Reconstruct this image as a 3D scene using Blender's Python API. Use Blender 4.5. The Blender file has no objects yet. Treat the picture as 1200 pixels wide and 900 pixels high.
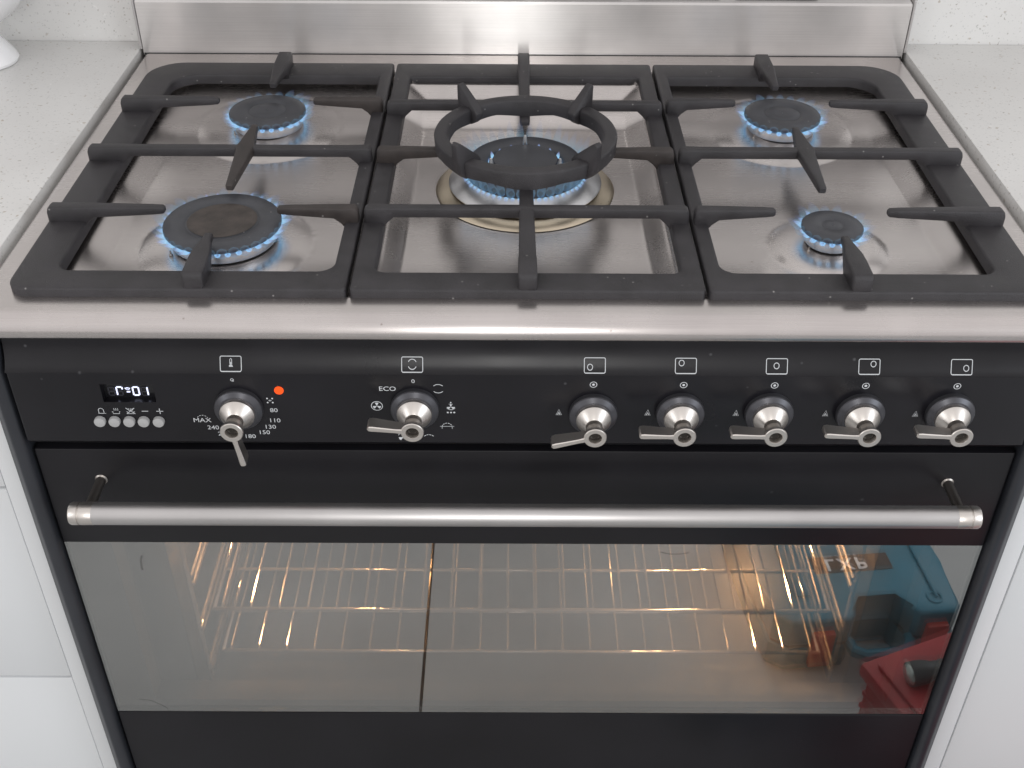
import bpy, bmesh, math, random
from mathutils import Vector, Matrix
random.seed(4)
R = math.radians
sc = bpy.context.scene
col = sc.collection

# ---------------------------------------------------------------- camera
cam_d = bpy.data.cameras.new("camera")
cam = bpy.data.objects.new("camera", cam_d)
col.objects.link(cam)
cam.location = (-0.0144, -0.7908, 1.4076)
YAW, PITCH, ROLL = 0.0027, -0.6445, 0.0062
cam.matrix_world = (Matrix.Translation(cam.location) @ Matrix.Rotation(-YAW, 4, 'Z')
                    @ Matrix.Rotation(math.pi / 2 + PITCH, 4, 'X') @ Matrix.Rotation(ROLL, 4, 'Z'))
cam_d.sensor_width = 36
cam_d.lens = 36 * 1348.1 / 1200
cam_d.clip_start = 0.02
cam_d.clip_end = 60
sc.camera = cam

# ---------------------------------------------------------------- light
world = bpy.data.worlds.new("World")
sc.world = world
world.use_nodes = True
bg = world.node_tree.nodes["Background"]
bg.inputs[0].default_value = (1.0, 0.972, 0.972, 1)
bg.inputs[1].default_value = 0.64
sc.view_settings.view_transform = 'Standard'
sc.view_settings.look = 'None'
sc.view_settings.exposure = 0.27
sc.view_settings.gamma = 1.0
sc.cycles.max_bounces = 8
sc.cycles.transparent_max_bounces = 16
sc.cycles.sample_clamp_indirect = 4.0
sc.cycles.use_denoising = True


def area(name, loc, target, sx, sy, energy, color=(1, 1, 1)):
    d = bpy.data.lights.new(name, 'AREA')
    d.shape = 'RECTANGLE'
    d.size, d.size_y, d.energy, d.color = sx, sy, energy, color
    o = bpy.data.objects.new(name, d)
    col.objects.link(o)
    o.location = loc
    o.rotation_euler = (Vector(target) - Vector(loc)).to_track_quat('-Z', 'Y').to_euler()
    return o


area("ceiling_bounce", (0.0, -1.0, 2.6), (0, -0.6, 0.6), 4.6, 3.4, 5, (1.0, 0.97, 0.96))
area("window_right", (2.4, -1.6, 1.7), (0, 0.1, 0.8), 1.3, 1.4, 20, (0.86, 0.93, 1.0))
area("fill_left", (-2.4, -1.8, 1.6), (0, 0.1, 0.8), 1.0, 1.3, 9, (0.95, 0.98, 1.0))  # added fill light, no window is known on this side
area("streak_light", (-0.018, -2.7, 1.75), (-0.018, 0.5, 0.95), 0.055, 1.3, 11, (1.0, 0.99, 0.97))  # narrow light added behind the camera for the bright streak on the upstand


# ---------------------------------------------------------------- helpers
def tag(o, label=None, cat=None, group=None, kind=None):
    if label: o['label'] = label
    if cat: o['category'] = cat
    if group: o['group'] = group
    if kind: o['kind'] = kind
    return o


def empty(name, loc=(0, 0, 0), rz=0.0, parent=None):
    o = bpy.data.objects.new(name, None)
    col.objects.link(o)
    o.location = loc
    o.rotation_euler = (0, 0, rz)
    o.empty_display_size = 0.05
    if parent: o.parent = parent
    return o


def link(name, me, mat, parent=None, smooth=False, loc=None, rot=None):
    if mat is not None and not me.materials:
        me.materials.append(mat)
    if smooth:
        for pl in me.polygons: pl.use_smooth = True
    o = bpy.data.objects.new(name, me)
    col.objects.link(o)
    if parent: o.parent = parent
    if loc: o.location = loc
    if rot: o.rotation_euler = rot
    return o


def part(name, bm, mat, parent=None, smooth=False, loc=None, rot=None, sharp=35):
    me = bpy.data.meshes.new(name)
    bmesh.ops.recalc_face_normals(bm, faces=bm.faces)
    if smooth:
        for e in bm.edges:
            if len(e.link_faces) == 2 and e.calc_face_angle(0) > R(sharp):
                e.smooth = False
    bm.to_mesh(me)
    bm.free()
    return link(name, me, mat, parent, smooth, loc, rot)


def box(bm, x0, x1, y0, y1, z0, z1, bev=0.0, seg=2):
    r = bmesh.ops.create_cube(bm, size=1)
    vs = r['verts']
    for v in vs:
        v.co = Vector((x0 + (v.co.x + .5) * (x1 - x0), y0 + (v.co.y + .5) * (y1 - y0), z0 + (v.co.z + .5) * (z1 - z0)))
    if bev > 0:
        es = list({e for v in vs for e in v.link_edges})
        bmesh.ops.bevel(bm, geom=es, offset=bev, segments=seg, affect='EDGES', profile=0.5)
    return vs


def boxpart(name, dims, mat, parent=None, bev=0.0, seg=2):
    bm = bmesh.new()
    box(bm, *dims, bev, seg)
    return part(name, bm, mat, parent, smooth=bev > 0)


def lathe(bm, prof, n=40, mtx=None, cap0=False, cap1=False):
    rings = []
    for r, z in prof:
        ring = []
        for i in range(n):
            a = 2 * math.pi * i / n
            v = Vector((r * math.cos(a), r * math.sin(a), z))
            ring.append(bm.verts.new(mtx @ v if mtx else v))
        rings.append(ring)
    for a, b in zip(rings, rings[1:]):
        for i in range(n):
            j = (i + 1) % n
            bm.faces.new((a[i], a[j], b[j], b[i]))
    if cap0: bm.faces.new(rings[0][::-1])
    if cap1: bm.faces.new(rings[-1])
    return rings


def tube(bm, pts, r, n=8, caps=True):
    """round bar along a polyline; r a number or a list"""
    pts = [Vector(p) for p in pts]
    rs = r if isinstance(r, (list, tuple)) else [r] * len(pts)
    rings = []
    for i, p in enumerate(pts):
        if i == 0: t = (pts[1] - p).normalized()
        elif i == len(pts) - 1: t = (p - pts[i - 1]).normalized()
        else: t = ((p - pts[i - 1]).normalized() + (pts[i + 1] - p).normalized()).normalized()
        up = Vector((0, 0, 1)) if abs(t.z) < .9 else Vector((0, 1, 0))
        a = t.cross(up).normalized()
        b = a.cross(t).normalized()
        rings.append([bm.verts.new(p + a * rs[i] * math.cos(2 * math.pi * k / n) + b * rs[i] * math.sin(2 * math.pi * k / n)) for k in range(n)])
    for u, w in zip(rings, rings[1:]):
        for k in range(n):
            j = (k + 1) % n
            bm.faces.new((u[k], u[j], w[j], w[k]))
    if caps:
        bm.faces.new(rings[0][::-1])
        bm.faces.new(rings[-1])


def rrect(x0, x1, y0, y1, rad, n=8):
    """rounded rectangle loop; rad = radii (x1y1, x0y1, x0y0, x1y0)"""
    if not isinstance(rad, (list, tuple)): rad = [rad] * 4
    out = []
    for k, (cx, cy, sx, sy) in enumerate(((x1, y1, -1, -1), (x0, y1, 1, -1), (x0, y0, 1, 1), (x1, y0, -1, 1))):
        r = rad[k]
        for i in range(n + 1):
            a = math.pi / 2 * k + math.pi / 2 * i / n
            out.append((cx + sx * r + r * math.cos(a), cy + sy * r + r * math.sin(a)))
    return out


def loft(bm, loops, closed_section=False, caps=False):
    vs = [[bm.verts.new(p) for p in lp] for lp in loops]
    pairs = list(zip(vs, vs[1:]))
    if closed_section: pairs.append((vs[-1], vs[0]))
    for a, b in pairs:
        n = len(a)
        for i in range(n):
            j = (i + 1) % n
            bm.faces.new((a[i], a[j], b[j], b[i]))
    if caps:
        bm.faces.new(vs[0][::-1])
        bm.faces.new(vs[-1])
    return vs


def prism(bm, poly, z0, z1, bev=0.0, seg=2):
    a = [bm.verts.new((x, y, z0)) for x, y in poly]
    b = [bm.verts.new((x, y, z1)) for x, y in poly]
    n = len(poly)
    fs = [bm.faces.new(a[::-1]), bm.faces.new(b)]
    for i in range(n):
        fs.append(bm.faces.new((a[i], a[(i + 1) % n], b[(i + 1) % n], b[i])))
    if bev:
        es = list({e for f in fs[:2] for e in f.edges})
        bmesh.ops.bevel(bm, geom=es, offset=bev, segments=seg, affect='EDGES', profile=0.5)


# ---------------------------------------------------------------- materials
def mat(name):
    m = bpy.data.materials.new(name)
    m.use_nodes = True
    nt = m.node_tree
    return m, nt, nt.nodes["Principled BSDF"]


def N(nt, t, **kw):
    n = nt.nodes.new(t)
    for k, v in kw.items(): setattr(n, k, v)
    return n


def simple(name, color, rough=.5, metal=0.0, bump=0.0, bscale=200, var=0.0, vscale=15, spec=.5, coat=0.0):
    m, nt, p = mat(name)
    p.inputs['Base Color'].default_value = (*color, 1)
    p.inputs['Roughness'].default_value = rough
    p.inputs['Metallic'].default_value = metal
    p.inputs['Specular IOR Level'].default_value = spec
    p.inputs['Coat Weight'].default_value = coat
    tc = N(nt, 'ShaderNodeTexCoord')
    if var:
        no = N(nt, 'ShaderNodeTexNoise')
        no.inputs['Scale'].default_value = vscale
        no.inputs['Detail'].default_value = 6
        nt.links.new(tc.outputs['Object'], no.inputs['Vector'])
        mr = N(nt, 'ShaderNodeMapRange')
        mr.inputs['From Min'].default_value = .3
        mr.inputs['From Max'].default_value = .7
        mr.inputs['To Min'].default_value = 1 - var
        mr.inputs['To Max'].default_value = 1 + var
        nt.links.new(no.outputs['Fac'], mr.inputs['Value'])
        mx = N(nt, 'ShaderNodeVectorMath', operation='SCALE')
        mx.inputs[0].default_value = color
        nt.links.new(mr.outputs[0], mx.inputs['Scale'])
        nt.links.new(mx.outputs[0], p.inputs['Base Color'])
        m2 = N(nt, 'ShaderNodeMapRange')
        m2.inputs['From Min'].default_value = .3
        m2.inputs['From Max'].default_value = .7
        m2.inputs['To Min'].default_value = rough * (1 - var * .5)
        m2.inputs['To Max'].default_value = min(1, rough * (1 + var * .5))
        nt.links.new(no.outputs['Fac'], m2.inputs['Value'])
        nt.links.new(m2.outputs[0], p.inputs['Roughness'])
    if bump:
        nb = N(nt, 'ShaderNodeTexNoise')
        nb.inputs['Scale'].default_value = bscale
        nb.inputs['Detail'].default_value = 4
        nt.links.new(tc.outputs['Object'], nb.inputs['Vector'])
        b = N(nt, 'ShaderNodeBump')
        b.inputs['Strength'].default_value = bump
        b.inputs['Distance'].default_value = .001
        nt.links.new(nb.outputs['Fac'], b.inputs['Height'])
        nt.links.new(b.outputs[0], p.inputs['Normal'])
    return m


def specks(m, scale=140, share=.93, color=(.35, .34, .33), amt=.7):
    nt = m.node_tree
    p = nt.nodes['Principled BSDF']
    tc = N(nt, 'ShaderNodeTexCoord')
    vo = N(nt, 'ShaderNodeTexVoronoi')
    vo.inputs['Scale'].default_value = scale
    nt.links.new(tc.outputs['Object'], vo.inputs['Vector'])
    a = N(nt, 'ShaderNodeMapRange')
    a.inputs['From Min'].default_value = .16
    a.inputs['From Max'].default_value = .05
    nt.links.new(vo.outputs['Distance'], a.inputs['Value'])
    sx = N(nt, 'ShaderNodeSeparateColor')
    nt.links.new(vo.outputs['Color'], sx.inputs[0])
    g = N(nt, 'ShaderNodeMath', operation='GREATER_THAN')
    g.inputs[1].default_value = share
    nt.links.new(sx.outputs[0], g.inputs[0])
    mu = N(nt, 'ShaderNodeMath', operation='MULTIPLY')
    nt.links.new(a.outputs[0], mu.inputs[0])
    nt.links.new(g.outputs[0], mu.inputs[1])
    m2 = N(nt, 'ShaderNodeMath', operation='MULTIPLY')
    m2.inputs[1].default_value = amt
    nt.links.new(mu.outputs[0], m2.inputs[0])
    mx = N(nt, 'ShaderNodeMix', data_type='RGBA')
    mx.inputs['B'].default_value = (*color, 1)
    src = p.inputs['Base Color'].links
    if src: nt.links.new(src[0].from_socket, mx.inputs['A'])
    else: mx.inputs['A'].default_value = p.inputs['Base Color'].default_value
    nt.links.new(m2.outputs[0], mx.inputs['Factor'])
    nt.links.new(mx.outputs['Result'], p.inputs['Base Color'])


def steel(name, color=(.62, .60, .585), rough=.3, tangent=(0, 1, 0), stretch=(2, 260, 260), aniso=.75, stain=.10):
    m, nt, p = mat(name)
    p.inputs['Metallic'].default_value = 1
    p.inputs['Anisotropic'].default_value = aniso
    tg = N(nt, 'ShaderNodeCombineXYZ')
    for i in range(3): tg.inputs[i].default_value = tangent[i]
    nt.links.new(tg.outputs[0], p.inputs['Tangent'])
    tc = N(nt, 'ShaderNodeTexCoord')
    mp = N(nt, 'ShaderNodeMapping')
    mp.inputs['Scale'].default_value = stretch
    nt.links.new(tc.outputs['Object'], mp.inputs['Vector'])
    no = N(nt, 'ShaderNodeTexNoise')
    no.inputs['Scale'].default_value = 4
    no.inputs['Detail'].default_value = 5
    nt.links.new(mp.outputs[0], no.inputs['Vector'])
    st = N(nt, 'ShaderNodeTexNoise')
    st.inputs['Scale'].default_value = 9
    st.inputs['Detail'].default_value = 5
    nt.links.new(tc.outputs['Object'], st.inputs['Vector'])
    add = N(nt, 'ShaderNodeMath', operation='ADD')
    fine = N(nt, 'ShaderNodeMath', operation='MULTIPLY_ADD')
    fine.inputs[1].default_value = .35
    fine.inputs[2].default_value = .325
    nt.links.new(no.outputs['Fac'], fine.inputs[0])
    nt.links.new(fine.outputs[0], add.inputs[0])
    nt.links.new(st.outputs['Fac'], add.inputs[1])
    mr = N(nt, 'ShaderNodeMapRange')
    mr.inputs['From Min'].default_value = .7
    mr.inputs['From Max'].default_value = 1.3
    mr.inputs['To Min'].default_value = rough * .92
    mr.inputs['To Max'].default_value = rough * 1.09
    nt.links.new(add.outputs[0], mr.inputs['Value'])
    nt.links.new(mr.outputs[0], p.inputs['Roughness'])
    m2 = N(nt, 'ShaderNodeMapRange')
    m2.inputs['From Min'].default_value = .7
    m2.inputs['From Max'].default_value = 1.3
    m2.inputs['To Min'].default_value = 1 - stain
    m2.inputs['To Max'].default_value = 1 + stain * .5
    nt.links.new(add.outputs[0], m2.inputs['Value'])
    sc_ = N(nt, 'ShaderNodeVectorMath', operation='SCALE')
    sc_.inputs[0].default_value = color
    nt.links.new(m2.outputs[0], sc_.inputs['Scale'])
    nt.links.new(sc_.outputs[0], p.inputs['Base Color'])
    b = N(nt, 'ShaderNodeBump')
    b.inputs['Strength'].default_value = .012
    b.inputs['Distance'].default_value = .0003
    nt.links.new(no.outputs['Fac'], b.inputs['Height'])
    nt.links.new(b.outputs[0], p.inputs['Normal'])
    return m


def stone(name):
    m, nt, p = mat(name)
    p.inputs['Roughness'].default_value = .32
    tc = N(nt, 'ShaderNodeTexCoord')
    nz = N(nt, 'ShaderNodeTexNoise')
    nz.inputs['Scale'].default_value = 6
    nz.inputs['Detail'].default_value = 8
    nt.links.new(tc.outputs['Object'], nz.inputs['Vector'])
    cr = N(nt, 'ShaderNodeValToRGB')
    cr.color_ramp.elements[0].position = .3
    cr.color_ramp.elements[0].color = (.66, .65, .635, 1)
    cr.color_ramp.elements[1].position = .7
    cr.color_ramp.elements[1].color = (.74, .735, .72, 1)
    nt.links.new(nz.outputs['Fac'], cr.inputs[0])
    last = cr.outputs[0]
    for sc_, thr, colr, soft, amt in ((230, .20, (.30, .27, .24), .1, .65), (150, .17, (.42, .36, .30), .1, .75), (420, .30, (.50, .50, .49), .18, .7), (110, .10, (.84, .83, .82), .1, .6)):
        # distorted coordinates so flecks are ragged
        dn = N(nt, 'ShaderNodeTexNoise')
        dn.inputs['Scale'].default_value = sc_ * 1.3
        nt.links.new(tc.outputs['Object'], dn.inputs['Vector'])
        vm = N(nt, 'ShaderNodeVectorMath', operation='SCALE')
        vm.inputs['Scale'].default_value = 1.2 / sc_
        nt.links.new(dn.outputs['Color'], vm.inputs[0])
        va = N(nt, 'ShaderNodeVectorMath', operation='ADD')
        nt.links.new(tc.outputs['Object'], va.inputs[0])
        nt.links.new(vm.outputs[0], va.inputs[1])
        vo = N(nt, 'ShaderNodeTexVoronoi')
        vo.inputs['Scale'].default_value = sc_
        nt.links.new(va.outputs[0], vo.inputs['Vector'])
        mr = N(nt, 'ShaderNodeMapRange')
        mr.inputs['From Min'].default_value = thr + soft
        mr.inputs['From Max'].default_value = thr
        nt.links.new(vo.outputs['Distance'], mr.inputs['Value'])
        # keep only a random share of the cells
        sx = N(nt, 'ShaderNodeSeparateColor')
        nt.links.new(vo.outputs['Color'], sx.inputs[0])
        gt = N(nt, 'ShaderNodeMapRange')
        gt.inputs['From Min'].default_value = .80
        gt.inputs['From Max'].default_value = .95
        nt.links.new(sx.outputs[0], gt.inputs['Value'])
        mu = N(nt, 'ShaderNodeMath', operation='MULTIPLY')
        nt.links.new(mr.outputs[0], mu.inputs[0])
        nt.links.new(gt.outputs[0], mu.inputs[1])
        m3 = N(nt, 'ShaderNodeMath', operation='MULTIPLY')
        m3.inputs[1].default_value = amt
        nt.links.new(mu.outputs[0], m3.inputs[0])
        mx = N(nt, 'ShaderNodeMix', data_type='RGBA')
        mx.inputs['B'].default_value = (*colr, 1)
        nt.links.new(m3.outputs[0], mx.inputs['Factor'])
        nt.links.new(last, mx.inputs['A'])
        last = mx.outputs['Result']
    nt.links.new(last, p.inputs['Base Color'])
    return m


def emit(name, color, strength):
    m = bpy.data.materials.new(name)
    m.use_nodes = True
    nt = m.node_tree
    nt.nodes.clear()
    e = N(nt, 'ShaderNodeEmission')
    e.inputs[0].default_value = (*color, 1)
    e.inputs[1].default_value = strength
    o = N(nt, 'ShaderNodeOutputMaterial')
    nt.links.new(e.outputs[0], o.inputs[0])
    return m


def glass(name):
    """semi-mirrored oven door glass: mirror coat mixed with a tinted see-through, faint smears"""
    m = bpy.data.materials.new(name)
    m.use_nodes = True
    nt = m.node_tree
    nt.nodes.clear()
    gl = N(nt, 'ShaderNodeBsdfGlossy')
    gl.inputs['Color'].default_value = (.97, 1.0, .995, 1)
    gl.inputs['Roughness'].default_value = .012
    tr = N(nt, 'ShaderNodeBsdfTransparent')
    tr.inputs['Color'].default_value = (.80, .77, .75, 1)
    df = N(nt, 'ShaderNodeBsdfDiffuse')
    df.inputs['Color'].default_value = (.30, .31, .31, 1)
    mx = N(nt, 'ShaderNodeMixShader')
    mx.inputs[0].default_value = GLASS_MIRROR
    nt.links.new(tr.outputs[0], mx.inputs[1])
    nt.links.new(gl.outputs[0], mx.inputs[2])
    # thin grease film: cloudy diffuse veil
    tc = N(nt, 'ShaderNodeTexCoord')
    no = N(nt, 'ShaderNodeTexNoise')
    no.inputs['Scale'].default_value = 5
    no.inputs['Detail'].default_value = 8
    no.inputs['Distortion'].default_value = 1.2
    nt.links.new(tc.outputs['Object'], no.inputs['Vector'])
    mr = N(nt, 'ShaderNodeMapRange')
    mr.inputs['From Min'].default_value = .35
    mr.inputs['From Max'].default_value = .75
    mr.inputs['To Min'].default_value = .008
    mr.inputs['To Max'].default_value = .05
    nt.links.new(no.outputs['Fac'], mr.inputs['Value'])
    m2 = N(nt, 'ShaderNodeMixShader')
    nt.links.new(mr.outputs[0], m2.inputs[0])
    nt.links.new(mx.outputs[0], m2.inputs[1])
    nt.links.new(df.outputs[0], m2.inputs[2])
    o = N(nt, 'ShaderNodeOutputMaterial')
    nt.links.new(m2.outputs[0], o.inputs[0])
    return m


def flame_mat(name, strength=1.6, alpha=.75):
    m = bpy.data.materials.new(name)
    m.use_nodes = True
    nt = m.node_tree
    nt.nodes.clear()
    tc = N(nt, 'ShaderNodeTexCoord')
    sp = N(nt, 'ShaderNodeSeparateXYZ')
    nt.links.new(tc.outputs['Object'], sp.inputs[0])
    cr = N(nt, 'ShaderNodeValToRGB')
    e = cr.color_ramp.elements
    e[0].position = 0; e[0].color = (.20, .50, 1.0, 1)
    e[1].position = 1; e[1].color = (.35, .35, .90, 1)
    a = cr.color_ramp.elements.new(.35); a.color = (.40, .74, 1, 1)
    nt.links.new(sp.outputs[2], cr.inputs[0])
    em = N(nt, 'ShaderNodeEmission')
    em.inputs[1].default_value = strength
    nt.links.new(cr.outputs[0], em.inputs[0])
    tr = N(nt, 'ShaderNodeBsdfTransparent')
    fa = N(nt, 'ShaderNodeMapRange')
    fa.inputs['From Min'].default_value = .15
    fa.inputs['From Max'].default_value = 1.0
    fa.inputs['To Min'].default_value = alpha
    fa.inputs['To Max'].default_value = 0.0
    nt.links.new(sp.outputs[2], fa.inputs['Value'])
    mx = N(nt, 'ShaderNodeMixShader')
    nt.links.new(fa.outputs[0], mx.inputs[0])
    nt.links.new(tr.outputs[0], mx.inputs[1])
    nt.links.new(em.outputs[0], mx.inputs[2])
    o = N(nt, 'ShaderNodeOutputMaterial')
    nt.links.new(mx.outputs[0], o.inputs[0])
    return m


GLASS_MIRROR = .30
M_TRAY = steel('brushed_steel_hob', (.64, .60, .585), .27, (0, 1, 0), (3, 260, 260), .6, .18)
M_UP = steel('brushed_steel_upstand', (.86, .84, .825), .36, (0, 0, 1), (2, 260, 260), 1.0, .22)
M_NICKEL = simple('satin_nickel', (.70, .66, .62), .36, 1, bump=.05, bscale=900)
M_BAR = steel('brushed_bar_steel', (.58, .565, .56), .36, (0, 0, 1), (2, 400, 400), .5, .15)
M_CHROME = simple('chrome_wire', (.58, .54, .50), .18, .85)
M_ALU = simple('burner_aluminium', (.66, .66, .67), .36, 1, bump=.1, bscale=400, var=.12, vscale=60)
M_IRON = simple('cast_iron', (.031, .0285, .0315), .48, 0, bump=.6, bscale=1100, var=.3, vscale=45, spec=.5)
M_IRON_HOT = simple('cast_iron_browned', (.040, .033, .031), .5, 0, bump=.35, bscale=1300, var=.3, vscale=70, spec=.4)
M_CAP = simple('enamel_cap', (.052, .054, .062), .45, 0, bump=.12, bscale=700, var=.2, vscale=40, spec=.45)
M_CAP_BURNT = simple('enamel_cap_burnt', (.060, .050, .045), .6, 0, bump=.2, bscale=500, var=.35, vscale=90, spec=.35)
M_MASKSHADE = simple('dark_mask_and_shade', (.018, .018, .02), .7)  # dark mask and chassis; also the shade of gaps and slots as colour
M_ENAMEL = simple('black_enamel', (.0075, .007, .0095), .30, 0, bump=.05, bscale=900, var=.25, vscale=12, spec=.38)
M_DOOR = simple('black_door_enamel', (.0085, .008, .0100), .36, 0, bump=.04, bscale=900, var=.25, vscale=9, spec=.33)
M_TRIM = simple('dark_grey_trim', (.026, .028, .034), .30, 0, bump=.1, bscale=900, var=.12, vscale=14)
M_SKIRT = simple('knob_skirt_dark', (.085, .085, .095), .34, .6)
M_DARKNICKEL = simple('knob_shaft_nickel', (.38, .35, .325), .36, 1, bump=.05)
M_SCREW = simple('shaded_screw', (.05, .045, .04), .4, .8)  # darkened to carry the shade inside the lever's eye
M_PRINT = simple('white_print', (.66, .68, .70), .5)
M_BUTTON = simple('grey_button', (.42, .42, .42), .4, 0, var=.06)
M_DISPLAY = simple('display_black', (.008, .008, .010), .22)
M_GHOST = simple('display_ghost', (.035, .035, .045), .4)
M_DIGIT = emit('display_digit', (.72, .76, 1.0), 1.6)
M_RED = emit('indicator_orange', (1.0, .10, .02), 1.1)
M_WHITE = simple('white_cabinet', (.72, .735, .745), .30, 0, var=.02, vscale=3)
M_STONE = stone('speckled_quartz')
M_CAVITY = simple('cavity_enamel', (.014, .012, .011), .5, 0, bump=.1, bscale=500, var=.25, vscale=20)
M_CERAMIC = simple('white_ceramic', (.86, .86, .87), .22, 0, coat=.5)
M_TILE = simple('floor_tile', (.40, .405, .402), .42, 0, var=.08, vscale=4)
M_GROUT = simple('floor_grout', (.05, .035, .03), .8, 0, var=.2, vscale=40)
M_TEAL = simple('teal_plastic', (.002, .135, .21), .42, 0, bump=.25, bscale=600, var=.12, vscale=20)
M_TEALDK = simple('dark_teal_plastic', (.004, .05, .075), .5, 0, bump=.2, bscale=600)
M_LABEL = simple('black_label', (.022, .018, .02), .4)
M_LATCH = simple('red_latch', (.42, .035, .02), .4)
M_REDBOX = simple('red_toolbox_plastic', (.28, .014, .018), .45, 0, bump=.25, bscale=500, var=.2, vscale=18)
M_BLACKP = simple('black_rubber', (.018, .019, .02), .5, 0, bump=.2, bscale=600)
M_LENS = simple('torch_lens', (.55, .62, .60), .12, .7)
M_PANELGREY = simple('grey_reflection_strip', (.27, .26, .255), .35, 0, var=.1, vscale=5)
M_GLASS = glass('oven_glass')
M_FLAME = flame_mat('gas_flame', .95, .62)
M_FLAME_FAINT = flame_mat('gas_flame_faint', .5, .16)
M_BULB = emit('oven_bulb_and_fill', (1.0, .62, .28), 14)
M_LABELTXT = simple('white_lettering', (.72, .73, .74), .5)
M_TANSTEEL = simple('tan_steel', (.62, .54, .42), .33, 1, bump=.05, bscale=500, var=.08, vscale=30)  # warm tan base colour

specks(M_IRON, 150, .90)
specks(M_IRON_HOT, 150, .88)
specks(M_CAP, 170, .90)
specks(M_CAP_BURNT, 200, .85, (.01, .01, .01))
specks(M_ENAMEL, 90, .955, (.16, .16, .17), .4)
specks(M_DOOR, 70, .97, (.16, .16, .17), .3)
specks(M_TRAY, 120, .97, (.18, .13, .10), .6)
specks(M_TANSTEEL, 260, .80, (.08, .05, .03), .8)

# ---------------------------------------------------------------- setting: wall, floor
boxpart('floor', (-3.2, 3.2, -4.0, .70, -.06, -.006), M_GROUT)
floor = bpy.data.objects['floor']
tag(floor, kind='structure')
tile_me = None
for i in range(-2, 3):
    for j in range(0, 5):
        if tile_me is None:
            t = boxpart('tile', (.0024, 1.1976, .0015, .5985, -.005, 0.0), M_TILE, floor, .0008, 1)
            tile_me = t.data
        else:
            t = link('tile', tile_me, None, floor)
        t.location = (-.144 + 1.2 * i, -.66 - .6 * (j - 0), 0)
for i in range(-2, 3):
    t = link('tile', tile_me, None, floor)
    t.location = (-.144 + 1.2 * i, -.06, 0)
wall = boxpart('wall', (-2.2, 2.2, .562, .66, 0, 2.4), M_STONE)
tag(wall, kind='structure')

boxpart('unseen_reflection_strip', (-.4535, .4535, .556, .5615, .967, 1.11), M_PANELGREY, wall)  # assumed strip out of view, added to darken what the hob reflects
# worktops
wl = boxpart('worktop', (-1.7, -.4535, -.02, .5605, .866, .9045), M_STONE, None, .0012)
tag(wl, 'speckled pale quartz worktop left of the cooker, under the white vase', 'worktop', 'quartz worktops beside the cooker')
wr = boxpart('worktop', (.4535, 1.7, -.02, .5605, .866, .9055), M_STONE, None, .0012)
tag(wr, 'bare speckled pale quartz worktop to the right of the cooker', 'worktop', 'quartz worktops beside the cooker')

# cabinets
cab = empty('kitchen_cabinet', (-.9, .3, 0))
tag(cab, 'white kitchen drawer cabinet with stacked drawer fronts, left of the oven', 'cabinet', 'white base cabinets')
def child_box(name, dims, m, parent, bev=0.0):
    ox, oy, oz = parent.location
    return boxpart(name, (dims[0] - ox, dims[1] - ox, dims[2] - oy, dims[3] - oy, dims[4] - oz, dims[5] - oz), m, parent, bev)
child_box('filler_panel', (-.4892, -.4672, .018, .04, .02, .862), M_WHITE, cab, .001)
child_box('carcass', (-1.6, -.4675, .042, .55, .02, .863), M_WHITE, cab)
for z0, z1 in ((.05, .3935), (.3965, .6705), (.6735, .860)):
    child_box('drawer_front', (-1.08, -.4907, .020, .0405, z0, z1), M_WHITE, cab, .0015)
cab2 = empty('kitchen_cabinet', (.9, .3, 0))
tag(cab2, 'white kitchen cabinet with one tall plain door, right of the oven', 'cabinet', 'white base cabinets')
child_box('filler_panel', (.4672, .4922, .0185, .04, .02, .862), M_WHITE, cab2, .001)
child_box('carcass', (.4675, 1.6, .042, .55, .02, .863), M_WHITE, cab2)
child_box('cabinet_door', (.4932, 1.08, .018, .0405, .05, .860), M_WHITE, cab2, .0015)

# ---------------------------------------------------------------- the cooker
cooker = empty('range_cooker', (0, .27, 0))
tag(cooker, 'wide black freestanding range cooker with five lit gas burners and steel hob', 'cooker')
CO = Vector((0, -.27, 0))


def cpart(name, bm, m, smooth=False, parent=None, sharp=35):
    o = part(name, bm, m, parent or cooker, smooth, sharp=sharp)
    if parent is None: o.location = CO
    return o


def sstep(a, b, x):
    t = max(0, min(1, (x - a) / (b - a)))
    return t * t * (3 - 2 * t)


def sdr(x, y, cx, cy, hx, hy, r):
    qx, qy = abs(x - cx) - hx + r, abs(y - cy) - hy + r
    return math.hypot(max(qx, 0), max(qy, 0)) + min(max(qx, qy), 0) - r


BURN = {'rl': (-.2715, .354), 'fl': (-.2705, .114), 'rr': (.2725, .352), 'fr': (.2722, .112), 'c': (.0, .235)}
DISH = {'rl': (.078, .034), 'fl': (.080, .044), 'rr': (.078, .034), 'fr': (.056, .028)}


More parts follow.
